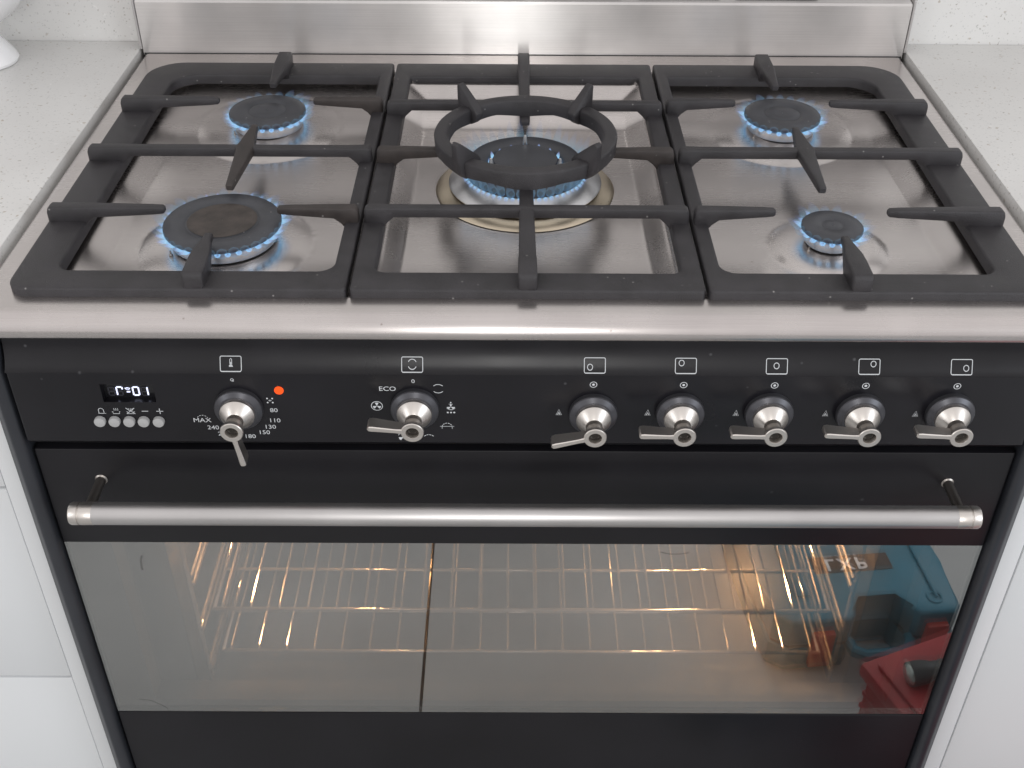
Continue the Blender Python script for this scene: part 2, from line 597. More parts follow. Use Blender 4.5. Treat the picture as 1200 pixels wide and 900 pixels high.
def hob_h(x, y):
    d = -sdr(x, y, 0, .2455, .4285, .2435, .034)
    h = .900 - .0075 * sstep(0, .005, d)
    e = .4475 - abs(x)
    if e < .003: h -= .003 * (1 - e / .003) ** 2
    ax = abs(x)
    if ax > .1495:
        # slopes are long at the outer side, short at front and back
        ux, uy = (.400 - ax) / .034, min(y - .014, .478 - y) / .016
        ux, uy = max(0, 1 - ux), max(0, 1 - uy)
        d = .043 * (1 - min(1, math.hypot(ux, uy)))
        if d > 0:
            t = min(d / .043, 1)
            h2 = .8925 - (.0095 - .0085 * sstep(.30, .375, y)) * (t - .12 * math.sin(2 * math.pi * t) / (2 * math.pi) * 0)
            # soft fillet at the foot of the slope
            f = sstep(.70, 1.0, d / .043)
            h2 = h2 * (1 - f) + (.883 + .0085 * sstep(.30, .375, y)) * f
            w = sstep(.1495, .156, ax)
            h = h * (1 - w) + h2 * w
    elif ax < .1335:
        d = -sdr(x, y, 0, .238, .1315, .209, .012)
        if d > 0:
            h -= .004 * sstep(0, .0022, d)
            h -= .0108 * min(max(d - .003, 0) / .019, 1)
            h += .0122 * sstep(.372, .402, y)
    for k, (bx, by) in BURN.items():
        r = math.hypot(x - bx, y - by)
        if k == 'c':
            if r < .090: h += .007 * sstep(.090, .070, r)
        else:
            Ro, Ri = DISH[k]
            if r < Ro:
                base = .880
                wgt = sstep(.30, .375, y)
                q = 1 - (1 - min((Ro - r) / (Ro * .34), 1)) ** 2
                h += (.0060 * q + .0010 * sstep(Ro * .75, Ri, r)) * (1 - .75 * wgt) - .0012 * sstep(Ro, Ro - .002, r)
    return h


xs = [-.4475 + .895 * i / 358 for i in range(359)]
for extra in (.1310, .1295, .1500, .1530, .4465): xs += [extra, -extra]
xs = sorted(xs)
xs = [x for i, x in enumerate(xs) if i == 0 or x - xs[i - 1] > .0003]
ys = []
rows = []
# front nosing first (from the underside up to the flat)
rows.append(('n', .006, .8795)); rows.append(('n', -.0285, .8795)); rows.append(('n', -.0305, .8800)); rows.append(('n', -.0316, .8815))
for i in range(0, 13):
    a = math.pi / 2 - math.pi / 2 * i / 12
    rows.append(('n', -.010 - .022 * math.sin(a), .885 + .015 * math.cos(a)))
ny = 216
for i in range(1, ny + 1):
    rows.append(('h', -.010 + .546 * i / ny, 0))
verts, faces = [], []
for kind, y, z in rows:
    for x in xs:
        if kind == 'n':
            e = .4475 - abs(x)
            verts.append((x, y, z - (.003 * (1 - e / .003) ** 2 if e < .003 else 0)))
        else:
            verts.append((x, y, hob_h(x, y)))
nx = len(xs)
for j in range(len(rows) - 1):
    for i in range(nx - 1):
        a = j * nx + i
        faces.append((a, a + 1, a + nx + 1, a + nx))
me = bpy.data.meshes.new('hob_tray')
me.from_pydata(verts, [], faces)
hob = link('hob_tray', me, M_TRAY, cooker, True)
hob.location = CO
# side skirts of the hob sheet
for s in (-1, 1):
    bm = bmesh.new()
    box(bm, *sorted((s * .4440, s * .4474)), -.010, .535, .866, .8965)
    cpart('hob_edge', bm, M_TRAY)

# upstand
bm = bmesh.new()
sec = [(.5345, .8975), (.5345, .9600), (.5362, .9625), (.5605, .9650), (.5605, .8975)]
prof = [[bm.verts.new((x, y, z)) for y, z in sec] for x in (-.4495, .4495)]
for i in range(len(sec)):
    j = (i + 1) % len(sec)
    bm.faces.new((prof[0][i], prof[0][j], prof[1][j], prof[1][i]))
bm.faces.new(prof[0]); bm.faces.new(prof[1][::-1])
up = cpart('upstand', bm, M_UP)
for k in range(6):
    cx = -.2735 + .1135 * k + .0
    bm = bmesh.new()
    prism(bm, rrect(cx - .049, cx + .049, .5425, .5550, .006, 5), .9655, .9662)
    o = part('vent_slot', bm, M_MASKSHADE, up)
for s in (-1, 1):
    bm = bmesh.new()
    box(bm, *sorted((s * .4500, s * .4530)), .533, .5605, .9050, .9665, .0006)
    cpart('end_strip', bm, M_BAR)
# thin dark strip coloured in as the shadow line between hob and upstand
bm = bmesh.new()
box(bm, -.4485, .4485, .5325, .5350, .8985, .9004)
cpart('joint_shade', bm, M_MASKSHADE)

# ---------------------------------------------------------------- control panel
PY = -.008
panel = None
bm = bmesh.new()
hx0, hx1, hz0, hz1 = -.3640, -.3185, .7978, .8170     # display opening
PX, ZB, ZT = .4415, .7510, .8285
# front face built round the display opening
def quad(bm, p): return bm.faces.new([bm.verts.new(q) for q in p])
for x0, x1, z0, z1 in ((-PX + .003, hx0, ZB + .003, ZT), (hx1, PX - .003, ZB + .003, ZT), (hx0, hx1, ZB + .003, hz0), (hx0, hx1, hz1, ZT)):
    quad(bm, [(x0, PY, z0), (x1, PY, z0), (x1, PY, z1), (x0, PY, z1)])
for (xa, za, xb, zb) in ((hx0, hz0, hx1, hz0), (hx1, hz0, hx1, hz1), (hx1, hz1, hx0, hz1), (hx0, hz1, hx0, hz0)):
    quad(bm, [(xa, PY, za), (xb, PY, zb), (xb * .998 - .0006, PY + .007, zb), (xa * .998 - .0006, PY + .007, za)])
# edges and underside, rounded
XL = PX - .003
quad(bm, [(-XL, PY, ZB + .003), (XL, PY, ZB + .003), (XL, PY + .001, ZB + .001), (-XL, PY + .001, ZB + .001)])
quad(bm, [(-XL, PY + .001, ZB + .001), (XL, PY + .001, ZB + .001), (XL, PY + .003, ZB), (-XL, PY + .003, ZB)])
quad(bm, [(-XL, PY + .003, ZB), (XL, PY + .003, ZB), (XL, .03, ZB), (-XL, .03, ZB)])
for s in (-1, 1):
    quad(bm, [(s * XL, PY, ZB + .003), (s * XL, PY, ZT), (s * (PX - .001), PY + .001, ZT), (s * (PX - .001), PY + .001, ZB + .003)])
    quad(bm, [(s * (PX - .001), PY + .001, ZB + .003), (s * (PX - .001), PY + .001, ZT), (s * PX, PY + .003, ZT), (s * PX, PY + .003, ZB + .003)])
    quad(bm, [(s * PX, PY + .003, ZB + .003), (s * PX, PY + .003, ZT), (s * PX, .03, ZT), (s * PX, .03, ZB + .003)])
# concave upper strip
cur = [(PY, ZT)]
for i in range(0, 9):
    t = i / 8
    cur.append((PY + .0012 + .0105 * (1 - (1 - t) ** 2), ZT + .001 + .030 * t ** 1.15))
cur.append((cur[-1][0] + .0002, .873))
for (ya, za), (yb, zb) in zip(cur, cur[1:]):
    f = quad(bm, [(-PX, ya, za), (PX, ya, za), (PX, yb, zb), (-PX, yb, zb)])
for s in (-1, 1):
    for (ya, za), (yb, zb) in zip(cur, cur[1:]):
        quad(bm, [(s * PX, ya, za), (s * PX, yb, zb), (s * PX, .03, zb), (s * PX, .03, za)])
bmesh.ops.remove_doubles(bm, verts=bm.verts, dist=.00005)
panel = cpart('control_panel', bm, M_ENAMEL, True, sharp=28)
# work out the strip surface for the printed pictograms
def strip_y(z):
    for (ya, za), (yb, zb) in zip(cur, cur[1:]):
        if za <= z <= zb: return ya + (yb - ya) * (z - za) / (zb - za)
    return PY


def ribbon(bm, pts, w, yf, closed=False):
    """flat printed stroke following pts (x,z) on the panel, a hair proud"""
    P = [Vector((x, 0, z)) for x, z in pts]
    n = len(P)
    L, Rr = [], []
    for i in range(n):
        if closed: a, b = P[i - 1], P[(i + 1) % n]
        else: a, b = P[max(i - 1, 0)], P[min(i + 1, n - 1)]
        t = (b - a).normalized()
        nrm = Vector((-t.z, 0, t.x)) * w / 2
        for dst, q in ((L, P[i] + nrm), (Rr, P[i] - nrm)):
            q.y = yf(q.z) - .0003
            dst.append(bm.verts.new(q))
    m = n if closed else n - 1
    for i in range(m):
        j = (i + 1) % n
        bm.faces.new((L[i], L[j], Rr[j], Rr[i]))


def arc(cx, cz, r, a0, a1, n=14, sz=1.0):
    return [(cx + r * math.cos(R(a0 + (a1 - a0) * i / n)), cz + sz * r * math.sin(R(a0 + (a1 - a0) * i / n))) for i in range(n + 1)]


def disc(bm, cx, cz, r, yf, n=12):
    bm.faces.new([bm.verts.new((cx + r * math.cos(2 * math.pi * i / n), yf(cz) - .0003, cz + r * math.sin(2 * math.pi * i / n))) for i in range(n)])


def flat_y(z): return PY


def sym(draw, yf, name='printed_symbol'):
    bm = bmesh.new()
    draw(bm, yf)
    me = bpy.data.meshes.new(name)
    bm.to_mesh(me); bm.free()
    return link(name, me, M_PRINT, panel)


SW = .00065
def text_mesh(name, body, size, m, parent, mtx, align='CENTER', shear=0, extr=0.0, bold=0.0):
    cu = bpy.data.curves.new(name, 'FONT')
    cu.body = body; cu.size = size; cu.align_x = align; cu.align_y = 'CENTER'; cu.shear = shear
    cu.resolution_u = 3
    cu.extrude = extr
    cu.offset = bold
    tmp = bpy.data.objects.new('tmp_text', cu)
    col.objects.link(tmp)
    bpy.context.view_layer.update()
    me = bpy.data.meshes.new_from_object(tmp.evaluated_get(bpy.context.evaluated_depsgraph_get()))
    bpy.data.objects.remove(tmp)
    me.transform(mtx)
    me.materials.clear()
    me.name = name
    return link(name, me, m, parent)


def ptext(body, x, z, size=.0062, rot=0.0):
    mt = Matrix.Translation((x, PY - .0003, z)) @ Matrix.Rotation(rot, 4, 'Y') @ Matrix.Rotation(R(90), 4, 'X') @ Matrix.Scale(1.12, 4, (1, 0, 0))
    return text_mesh('printed_text', body, size, M_PRINT, panel, mt)


ICZ = .8357
def frame_rect(bm, yf, cx, cz=ICZ, w=.0178, h=.0112):
    ribbon(bm, [(x, z) for x, z in rrect(cx - w / 2, cx + w / 2, cz - h / 2, cz + h / 2, .0012, 3)], SW, yf, True)
# icon height is taken on the sloping strip
ICX = [-.2523, -.0976, .0582, .1359, .2136, .2926, .3715]
ICX = [x * .992 for x in ICX]
def d_thermo(bm, yf):
    c = ICX[0]; frame_rect(bm, yf, c)
    disc(bm, c, ICZ - .0022, .0017, yf)
    ribbon(bm, [(c - .0008, ICZ - .001), (c - .0008, ICZ + .003), (c, ICZ + .0038), (c + .0008, ICZ + .003), (c + .0008, ICZ - .001)], .0005, yf)
    ribbon(bm, [(c, ICZ - .002), (c, ICZ + .001)], .0008, yf)
sym(d_thermo, strip_y)
def d_arcs(bm, yf):
    c = ICX[1]; frame_rect(bm, yf, c)
    ribbon(bm, arc(c, ICZ + .0002, .0036, 25, 155), .0006, yf)
    ribbon(bm, arc(c, ICZ - .0002, .0036, 205, 335), .0006, yf)
sym(d_arcs, strip_y)
for k, (ox, oz) in enumerate(((-.0040, -.0016), (-.0036, .0018), (-.0002, .0), (.0035, .0017), (.0040, -.0012))):
    def d_b(bm, yf, k=k, ox=ox, oz=oz):
        c = ICX[2 + k]; frame_rect(bm, yf, c)
        ribbon(bm, arc(c + ox, ICZ + oz, .0022, 0, 342, 18), .0006, yf, True)
    sym(d_b, strip_y)
for x in (.0571, .1339, .2114, .2891, .3671):
    def d_dot(bm, yf, x=x):
        ribbon(bm, arc(x, .8192, .0029, 0, 342, 18), .0006, yf, True)
        disc(bm, x, .8192, .0012, yf)
    sym(d_dot, flat_y)
for x in (.0285, .1055, .1821, .2598, .3379):
    def d_tri(bm, yf, x=x):
        ribbon(bm, [(x - .0024, .7862), (x + .0024, .7862), (x, .7922)], .00045, yf, True)
        ribbon(bm, [(x - .0010, .7866), (x, .7892), (x + .0010, .7866)], .0008, yf)
    sym(d_tri, flat_y)
def d_ref(bm, yf):
    ribbon(bm, arc(-.2500, .8225, .0013, 0, 330, 12), .0005, yf, True)
    disc(bm, -.2495, .8215, .0009, yf)
sym(d_ref, flat_y)
def d_snow(bm, yf):
    cx, cz = -.2205, .8005
    for dx, dz in ((-.0022, .0022), (.0022, .0022), (-.0022, -.0022), (.0022, -.0022), (0, 0)):
        disc(bm, cx + dx, cz + dz, .0008, yf, 8)
    ribbon(bm, [(cx - .0014, cz), (cx + .0014, cz)], .0004, yf)
sym(d_snow, flat_y)
ptext('80', -.2184, .7897); ptext('110', -.2190, .7784); ptext('130', -.2238, .7712)
ptext('150', -.2298, .7650); ptext('180', -.2428, .7604); ptext('240', -.2738, .7702)
ptext('220', -.2655, .7632); ptext('MAX', -.2822, .7783, .0066)
def d_mx(bm, yf):
    for a in range(20, 160, 28): ribbon(bm, arc(-.2815, .7790, .0050, a, a + 17, 3), .0005, yf)
sym(d_mx, flat_y)
ptext('0', -.0964, .8218, .0056); ptext('ECO', -.1187, .8136, .0066)
def d_conv(bm, yf):
    c, z = -.0753, .8141
    ribbon(bm, arc(c, z - .001, .0055, 45, 135), .0006, yf); ribbon(bm, arc(c, z + .001, .0055, 225, 315), .0006, yf)
sym(d_conv, flat_y)
def fan(bm, yf, c, z, r):
    for a in (90, 210, 330):
        p = arc(c, z, r, a - 26, a + 26, 4)
        bm.faces.new([bm.verts.new((q[0], yf(0) - .0003, q[1])) for q in [(c, z)] + p])
def d_fan1(bm, yf):
    ribbon(bm, arc(-.1288, .7952, .0048, 0, 345, 20), .0006, yf, True); fan(bm, yf, -.1288, .7952, .0036)
sym(d_fan1, flat_y)
def d_fan2(bm, yf):
    c, z = -.0650, .7945
    fan(bm, yf, c, z, .0036); ribbon(bm, arc(c, z + .001, .0042, 215, 325), .0006, yf)
    for dx in (-.0028, 0, .0028): disc(bm, c + dx, z - .0062, .0009, yf, 8)
    fan(bm, yf, c, z + .0035, .0018)
sym(d_fan2, flat_y)
def d_grill1(bm, yf):
    c, z = -.0688, .7728
    ribbon(bm, [(c - .0062, z), (c + .0062, z)], .0004, yf)
    for a in range(0, 180, 30): ribbon(bm, arc(c, z - .0008, .0044, a, a + 20, 3), .0006, yf)
    ribbon(bm, [(c - .0044, z), (c - .0044, z - .0026)], .0004, yf); ribbon(bm, [(c + .0044, z), (c + .0044, z - .0026)], .0004, yf)
sym(d_grill1, flat_y)
def d_grill2(bm, yf):
    for a in range(45, 135, 24): ribbon(bm, arc(-.0852, .7575, .0058, a, a + 18, 3), .0006, yf)
sym(d_grill2, flat_y)
def d_fan3(bm, yf):
    fan(bm, yf, -.1075, .7605, .0044)
    for a in range(40, 140, 30): ribbon(bm, arc(-.1075, .7600, .0052, a, a + 20, 3), .0005, yf)
sym(d_fan3, flat_y)
# button pictograms
def bi(k, draw):
    sym(lambda bm, yf: draw(bm, yf, (-.3682, -.3554, -.3428, -.3303, -.3174)[k], .7882), flat_y)
def d_bell(bm, yf, c, z):
    ribbon(bm, [(c - .0030, z - .0026), (c - .0022, z - .0026), (c - .0022, z + .0008)] + arc(c, z + .0008, .0022, 180, 0, 8) + [(c + .0022, z - .0026), (c + .0038, z - .0026)], .0005, yf)
    ribbon(bm, [(c - .0022, z - .0026), (c + .0022, z - .0026)], .0005, yf)
bi(0, d_bell)
def d_pot(bm, yf, c, z):
    ribbon(bm, [(c - .0036, z - .0006), (c - .0028, z - .0006), (c - .0028, z - .0028), (c + .0028, z - .0028), (c + .0028, z - .0006), (c + .0036, z - .0006)], .0005, yf)
    for dx in (-.0016, 0, .0016): ribbon(bm, [(c + dx, z + .0006), (c + dx + .0006, z + .0014), (c + dx, z + .0022), (c + dx + .0005, z + .0030)], .0004, yf)
bi(1, d_pot)
def d_potx(bm, yf, c, z):
    d_pot(bm, yf, c, z)
    ribbon(bm, [(c - .0036, z - .003), (c + .0038, z + .0034)], .0006, yf); ribbon(bm, [(c - .0036, z + .0034), (c + .0038, z - .003)], .0006, yf)
bi(2, d_potx)
bi(3, lambda bm, yf, c, z: ribbon(bm, [(c - .0028, z), (c + .0028, z)], .0006, yf))
def d_plus(bm, yf, c, z):
    ribbon(bm, [(c - .0030, z), (c + .0030, z)], .0006, yf); ribbon(bm, [(c, z - .0030), (c, z + .0030)], .0006, yf)
bi(4, d_plus)

# display: window, ghost segments, lit segments
bm = bmesh.new(); box(bm, hx0 - .001, hx1 + .001, -.0012, .004, hz0 - .001, hz1 + .001)
disp = cpart('display_window', bm, M_DISPLAY)
SEG = {'a': (0, 1), 'b': (1, .5), 'c': (1, -.5), 'd': (0, -1), 'e': (-1, -.5), 'f': (-1, .5), 'g': (0, 0)}
def seg_box(bm, cx, cz, s, w=.0050, h=.0086):
    u, v = SEG[s]
    x, z = cx + u * w / 2, cz + v * h / 2
    if s in 'adg': box(bm, x - w * .40, x + w * .40, -.0020, -.0013, z - .00045, z + .00045)
    else: box(bm, x - .0005, x + .0005, -.0020, -.0013, z - h * .21, z + h * .21)
cz = .8050
for cx, lit in ((-.3575, ''), (-.3505, 'afbe'), (-.3365, 'abcdef'), (-.3290, 'bc')):
    bm = bmesh.new()
    for s in 'abcdefg':
        if s not in lit: seg_box(bm, cx, cz, s)
    part('unlit_digit', bm, M_GHOST, disp)
    if lit:
        bm = bmesh.new()
        for s in lit:
            if lit == 'afbe' and s == 'b':
                box(bm, cx + .0020, cx + .0030, -.0020, -.0013, cz + .0020, cz + .0040)
            else: seg_box(bm, cx, cz, s)
        part('lit_digit', bm, M_DIGIT, disp)
bm = bmesh.new()
box(bm, -.3445, -.3417, -.0020, -.0013, cz - .0012, cz - .0002)
ribbon(bm, arc(-.3435, cz + .0025, .0018, 0, 330, 10, .6), .0005, lambda z: -.0012, True)
ribbon(bm, [(-.3460, cz + .0030), (-.3410, cz + .0030)], .0005, lambda z: -.0012)
part('lit_symbol', bm, M_DIGIT, disp)

for x in (-.3710, -.3583, -.3455, -.3329, -.3199):
    bm = bmesh.new()
    mt = Matrix.Translation((x, PY, .7775)) @ Matrix.Rotation(R(90), 4, 'X')
    lathe(bm, [(.0050, -.001), (.0050, .0028), (.0046, .0036), (.0020, .0042), (.0001, .0043)], 24, mt)
    cpart('push_button', bm, M_BUTTON, True)
bm = bmesh.new()
lathe(bm, [(.0040, -.001), (.0040, .0008), (.0030, .0018), (.0001, .0022)], 24, Matrix.Translation((-.2115, PY, .8115)) @ Matrix.Rotation(R(90), 4, 'X'))
cpart('indicator_lamp', bm, M_RED, True)

# knobs -----------------------------------------------------------
def knob(x, z, ang, label=None, first=[None]):
    k = empty('control_knob', Vector((x, PY, z)) + CO, 0, cooker)
    k.rotation_euler = (R(90), 0, 0)          # local +Z looks out of the panel
    if label: k['label'] = label
    if first[0] is None:
        bm = bmesh.new(); lathe(bm, [(.0210, .0), (.0209, .0042), (.0203, .0052), (.0166, .0076), (.0156, .0078), (.001, .0079)], 48)
        sk = part('skirt', bm, M_SKIRT, k, True, sharp=18)
        bm = bmesh.new(); lathe(bm, [(.0150, .0072), (.0150, .0112), (.0144, .0120), (.0080, .0185), (.0072, .0190)], 48)
        co = part('collar', bm, M_NICKEL, k, True)
        bm = bmesh.new(); lathe(bm, [(.0072, .0165), (.0072, .0300), (.0078, .0330)], 32)
        sh = part('shaft', bm, M_DARKNICKEL, k, True)
        bm = bmesh.new()
        n = 40
        # eye of the lever: ring with a tapering blade grown from it
        hole, out_ = [], []
        for i in range(n):
            a = 2 * math.pi * i / n
            hole.append((.0054 * math.cos(a), .0054 * math.sin(a)))
            out_.append((.0098 * math.cos(a), .0098 * math.sin(a)))
        lo, hi = .0235, .0352
        loft(bm, [[(u, v, lo) for u, v in hole], [(u, v, hi - .0006) for u, v in hole], [(u * 1.06, v * 1.06, hi) for u, v in hole],
                  [(u * .94, v * .94, hi) for u, v in out_], [(u, v, hi - .0008) for u, v in out_], [(u, v, hi - .0030) for u, v in out_], [(u * .80, v * .80, lo + .004) for u, v in out_], [(u * .74, v * .74, lo) for u, v in out_]], True)
        st = [(.0080, .0026, .0250), (.014, .0021, .0240), (.026, .0024, .0228), (.034, .0027, .0222), (.0368, .0024, .0226), (.0380, .0013, .0240)]
        loops = []
        for u, hw, b in st:
            hh = hi - .0002 if u < .037 else hi - .0012
            loops.append([(-u, -hw, b), (-u, hw, b), (-u, hw, hh - .0007), (-u, hw * .7, hh), (-u, -hw * .7, hh), (-u, -hw, hh - .0007)])
        loft(bm, loops, False, True)
        le = part('lever', bm, M_NICKEL, k, True)
        bm = bmesh.new(); lathe(bm, [(.0053, .0300), (.0026, .0318), (.0001, .0316)], 24)
        scw = part('screw', bm, M_SCREW, k, True)
        first[0] = (sk, co, sh, le, scw)
    else:
        for o in first[0]:
            c = o.copy(); col.objects.link(c); c.parent = k
            c.rotation_euler = (0, 0, 0)
    for c in k.children:
        if c.name.startswith('lever'): c.rotation_euler = (0, 0, R(ang))
    return k


KZ1, KZ2 = .7925, .7882
knob(-.2480, KZ1, 98, 'thermostat knob under the thermometer symbol, lever pointing down')
knob(-.0960, KZ1 + .0008, -6, 'function knob under the oven symbol')
knob(.0581, KZ2, 15, 'knob with its lever tilted down, nearest the middle')
knob(.1334, KZ2 + .0012, -1)
knob(.2103, KZ2 + .0016, -1)
knob(.2893, KZ2 + .0016, -3)
knob(.3668, KZ2 + .0022, -3, 'burner knob at the far right end')

# ---------------------------------------------------------------- oven door
WT, WB = .6203, .3615
DX = .4420
bm = bmesh.new()
# front sheet as a ring round the glass: upper band, lower band
box(bm, -DX, DX, 0, .034, WT, .7380, .0022)
box(bm, -DX, DX, 0, .034, .085, WB, .0022)
door = cpart('oven_door', bm, M_DOOR, True)
bm = bmesh.new()
box(bm, -DX + .0005, DX - .0005, .0014, .0054, WB + .0002, WT - .0002)
dg = part('door_glass', bm, M_GLASS, door)
# dark enamel mask behind the glass edges
bm = bmesh.new()
for x0, x1, z0, z1 in ((-DX + .002, -.400, WB, WT), (.400, DX - .002, WB, WT), (-.400, .400, WB, WB + .012)):
    box(bm, x0, x1, .008, .034, z0, z1)
part('glass_surround', bm, M_MASKSHADE, door)
# inner pane marks
def smear(cx, cz, pts, w):
    bm = bmesh.new()
    ribbon(bm, [(cx + u, cz + v) for u, v in pts], w, lambda z: .0014)
    me = bpy.data.meshes.new('smear'); bm.to_mesh(me); bm.free()
    link('smear', me, M_SMEAR, door)
M_SMEAR = simple('grease_smear', (.05, .05, .045), .6)
nt = M_SMEAR.node_tree
_p = nt.nodes['Principled BSDF']; _p.inputs['Alpha'].default_value = .22
smear(-.3725, .592, [(.002, .010), (.0, .004), (-.001, -.004), (-.001, -.010)], .0022)
smear(.146, .608, [(-.014, .002), (-.005, -.001), (.006, -.001), (.014, .001)], .0016)
smear(-.392, .372, [(-.022, .010), (-.010, .008), (.0, .0), (.006, -.006)], .0012)

# handle
BY, BZ, BR = -.0450, .7015, .0102
bm = bmesh.new()
lathe(bm, [(BR, -.3820), (BR, .3820)], 40, Matrix.Translation((0, BY, BZ)) @ Matrix.Rotation(R(90), 4, 'Y'), True, True)
part('handle_bar', bm, M_BAR, door, True)
for s in (-1, 1):
    bm = bmesh.new()
    mt = Matrix.Translation((0, BY, BZ)) @ Matrix.Rotation(R(90 * s), 4, 'Y')
    lathe(bm, [(BR * .97, .3815), (BR * 1.015, .3822), (BR * 1.015, .3932), (BR * .95, .3938), (BR * .95, .3944), (BR * 1.02, .3949), (BR * 1.02, .4008), (BR * .94, .4024), (.0005, .4026)], 40, mt, True)
    part('handle_end_cap', bm, M_NICKEL, door, True)
    bm = bmesh.new()
    mt = Matrix.Translation((s * .3885, .001, BZ)) @ Matrix.Rotation(R(90), 4, 'X')
    lathe(bm, [(.0058, 0), (.0058, .0012), (.0046, .0022), (.0046, .038)], 24, mt)
    part('handle_post', bm, M_DARKNICKEL, door, True)

# body parts around the door
for s in (-1, 1):
    bm = bmesh.new()
    sec = [(.4445, .060), (.4445, .006), (.4450, -.002), (.4466, -.0052), (.4500, -.0066), (.4545, -.0066), (.4578, -.0050), (.4586, -.0020), (.4596, .0010), (.4668, .0060), (.4671, .060)]
    lo = [(s * x, y, .05) for x, y in sec]
    hi = [(s * x, y, .8655) for x, y in sec]
    loft(bm, [lo, hi], False, True)
    cpart('side_trim', bm, M_TRIM, True, sharp=50)
# chassis behind: closes the gap between panel and door, frames the cavity
CX0, CX1, CZ0, CZ1 = -.362, .362, .315, .690
bm = bmesh.new()
for d in ((-.4440, CX0, .040, .50, .06, .74), (CX1, .4440, .040, .50, .06, .74), (CX0, CX1, .040, .50, .06, CZ0), (CX0, CX1, .040, .50, CZ1, .74),
          (-.4435, .4435, .022, .50, .7405, .8650)):
    box(bm, *d)
cpart('chassis', bm, M_MASKSHADE)
bm = bmesh.new()
x0, x1, y0, y1, z0, z1 = CX0 + .001, CX1 - .001, .0405, .47, CZ0 + .001, CZ1 - .001
quad(bm, [(x0, y0, z0), (x1, y0, z0), (x1, y1, z0), (x0, y1, z0)])
quad(bm, [(x0, y0, z1), (x0, y1, z1), (x1, y1, z1), (x1, y0, z1)])
quad(bm, [(x0, y1, z0), (x1, y1, z0), (x1, y1, z1), (x0, y1, z1)])
quad(bm, [(x0, y0, z0), (x0, y1, z0), (x0, y1, z1), (x0, y0, z1)])
quad(bm, [(x1, y0, z0), (x1, y0, z1), (x1, y1, z1), (x1, y1, z0)])
me = bpy.data.meshes.new('oven_cavity'); bmesh.ops.recalc_face_normals(bm, faces=bm.faces)
for f in bm.faces: f.normal_flip()
bm.to_mesh(me); bm.free()
cav = link('oven_cavity', me, M_CAVITY, cooker); cav.location = CO

LAMPS = [((.345, .16, .600), 6.5), ((.345, .34, .430), 3.5), ((-.345, .16, .600), 2.8), ((-.15, .35, .668), .25), ((.15, .35, .668), .25)]  # side bulbs, then two fill lights added to brighten the middle of the racks
for (lx, ly, lz), e in LAMPS:
    bm = bmesh.new()
    bmesh.ops.create_uvsphere(bm, u_segments=16, v_segments=8, radius=.011)
    o = part('oven_bulb_and_fill', bm, M_BULB, cav, True)
    o.location = (lx, ly, lz)
    d = bpy.data.lights.new('oven_lamp_and_fill', 'POINT')
    d.energy, d.color, d.shadow_soft_size = e, (1.0, .58, .27), .012
    lo = bpy.data.objects.new('oven_lamp_and_fill', d); col.objects.link(lo)
    lo.location = (lx - math.copysign(.022, lx) if lx else 0, ly - (.02 if lx == 0 else 0), lz - .004)

# side runners (chrome ladders)
for s in (-1, 1):
    bm = bmesh.new()
    x = s * .348
    for z in (.372, .384, .437, .449, .505, .517, .575, .587):
        tube(bm, [(x, .055, z), (x, .44, z)], .0022, 6)
    for y in (.056, .24, .438):
        tube(bm, [(x + s * .004, y, .340), (x + s * .004, y, .640)], .0026, 6)
    for z in (.378, .443):
        tube(bm, [(x, .055, z - .006), (x, .050, z - .004), (x, .049, z), (x, .050, z + .004), (x, .055, z + .006)], .0022, 6)
    cpart('side_runner', bm, M_CHROME, True)

# racks: lie on the runners, things of their own
def rack(z, label, y0=.066):
    rk = empty('oven_rack', (0, .25, z))
    tag(rk, label, 'oven rack', 'chrome wire racks in the oven')
    wire = None
    for k in range(22):
        x = -.3265 + .0311 * k
        if wire is None:
            bm = bmesh.new()
            tube(bm, [(0, y0 - .25, -.002), (0, y0 - .25 + .002, .0018), (0, y0 - .25 + .006, .003), (0, .18, .003), (0, .184, 0)], .0014, 6)
            wire = part('wire', bm, M_CHROME, rk, True)
            wire.location = (x, 0, 0)
        else:
            c = wire.copy(); col.objects.link(c); c.parent = rk; c.location = (x, 0, 0)
    for y in (y0, .125, .43):
        bm = bmesh.new(); tube(bm, [(-.336, y - .25, -.001), (.336, y - .25, -.001)], .0022, 8)
        part('cross_rod', bm, M_CHROME, rk, True)
    for s in (-1, 1):
        bm = bmesh.new(); tube(bm, [(s * .336, y0 - .25, -.001), (s * .336, .18, -.001)], .0026, 8)
        part('side_rod', bm, M_CHROME, rk, True)
rack(.4560, 'upper chrome wire rack inside the oven')
rack(.3870, 'lower chrome wire rack inside the oven')

# ---------------------------------------------------------------- burners
flame_me = {}
def flame_mesh(key, m):
    if key in flame_me: return flame_me[key]
    bm = bmesh.new()
    lathe(bm, [(.0001, 0), (.30, .10), (.36, .28), (.26, .58), (.10, .85), (.001, 1.0)], 8)
    me = bpy.data.meshes.new('flame')
    bmesh.ops.recalc_face_normals(bm, faces=bm.faces)
    bm.to_mesh(me); bm.free()
    me.materials.append(m)
    for pl in me.polygons: pl.use_smooth = True
    flame_me[key] = me
    return me


def ring_of_flames(parent, n, r, z, length, width, lean, key='f', m=None, jit=.25, a0=0):
    me = flame_mesh(key, m or M_FLAME)
    for i in range(n):
        a = 2 * math.pi * i / n + a0 + random.uniform(-.25, .25) / n
        L = length * random.uniform(1 - jit, 1 + jit)
        o = bpy.data.objects.new('flame', me); col.objects.link(o); o.parent = parent
        o.location = (r * math.cos(a), r * math.sin(a), z)
        ln = R(lean) * random.uniform(.92, 1.08)
        o.rotation_euler = (0, ln, a)
        o.scale = (width, width * 1.1, L)


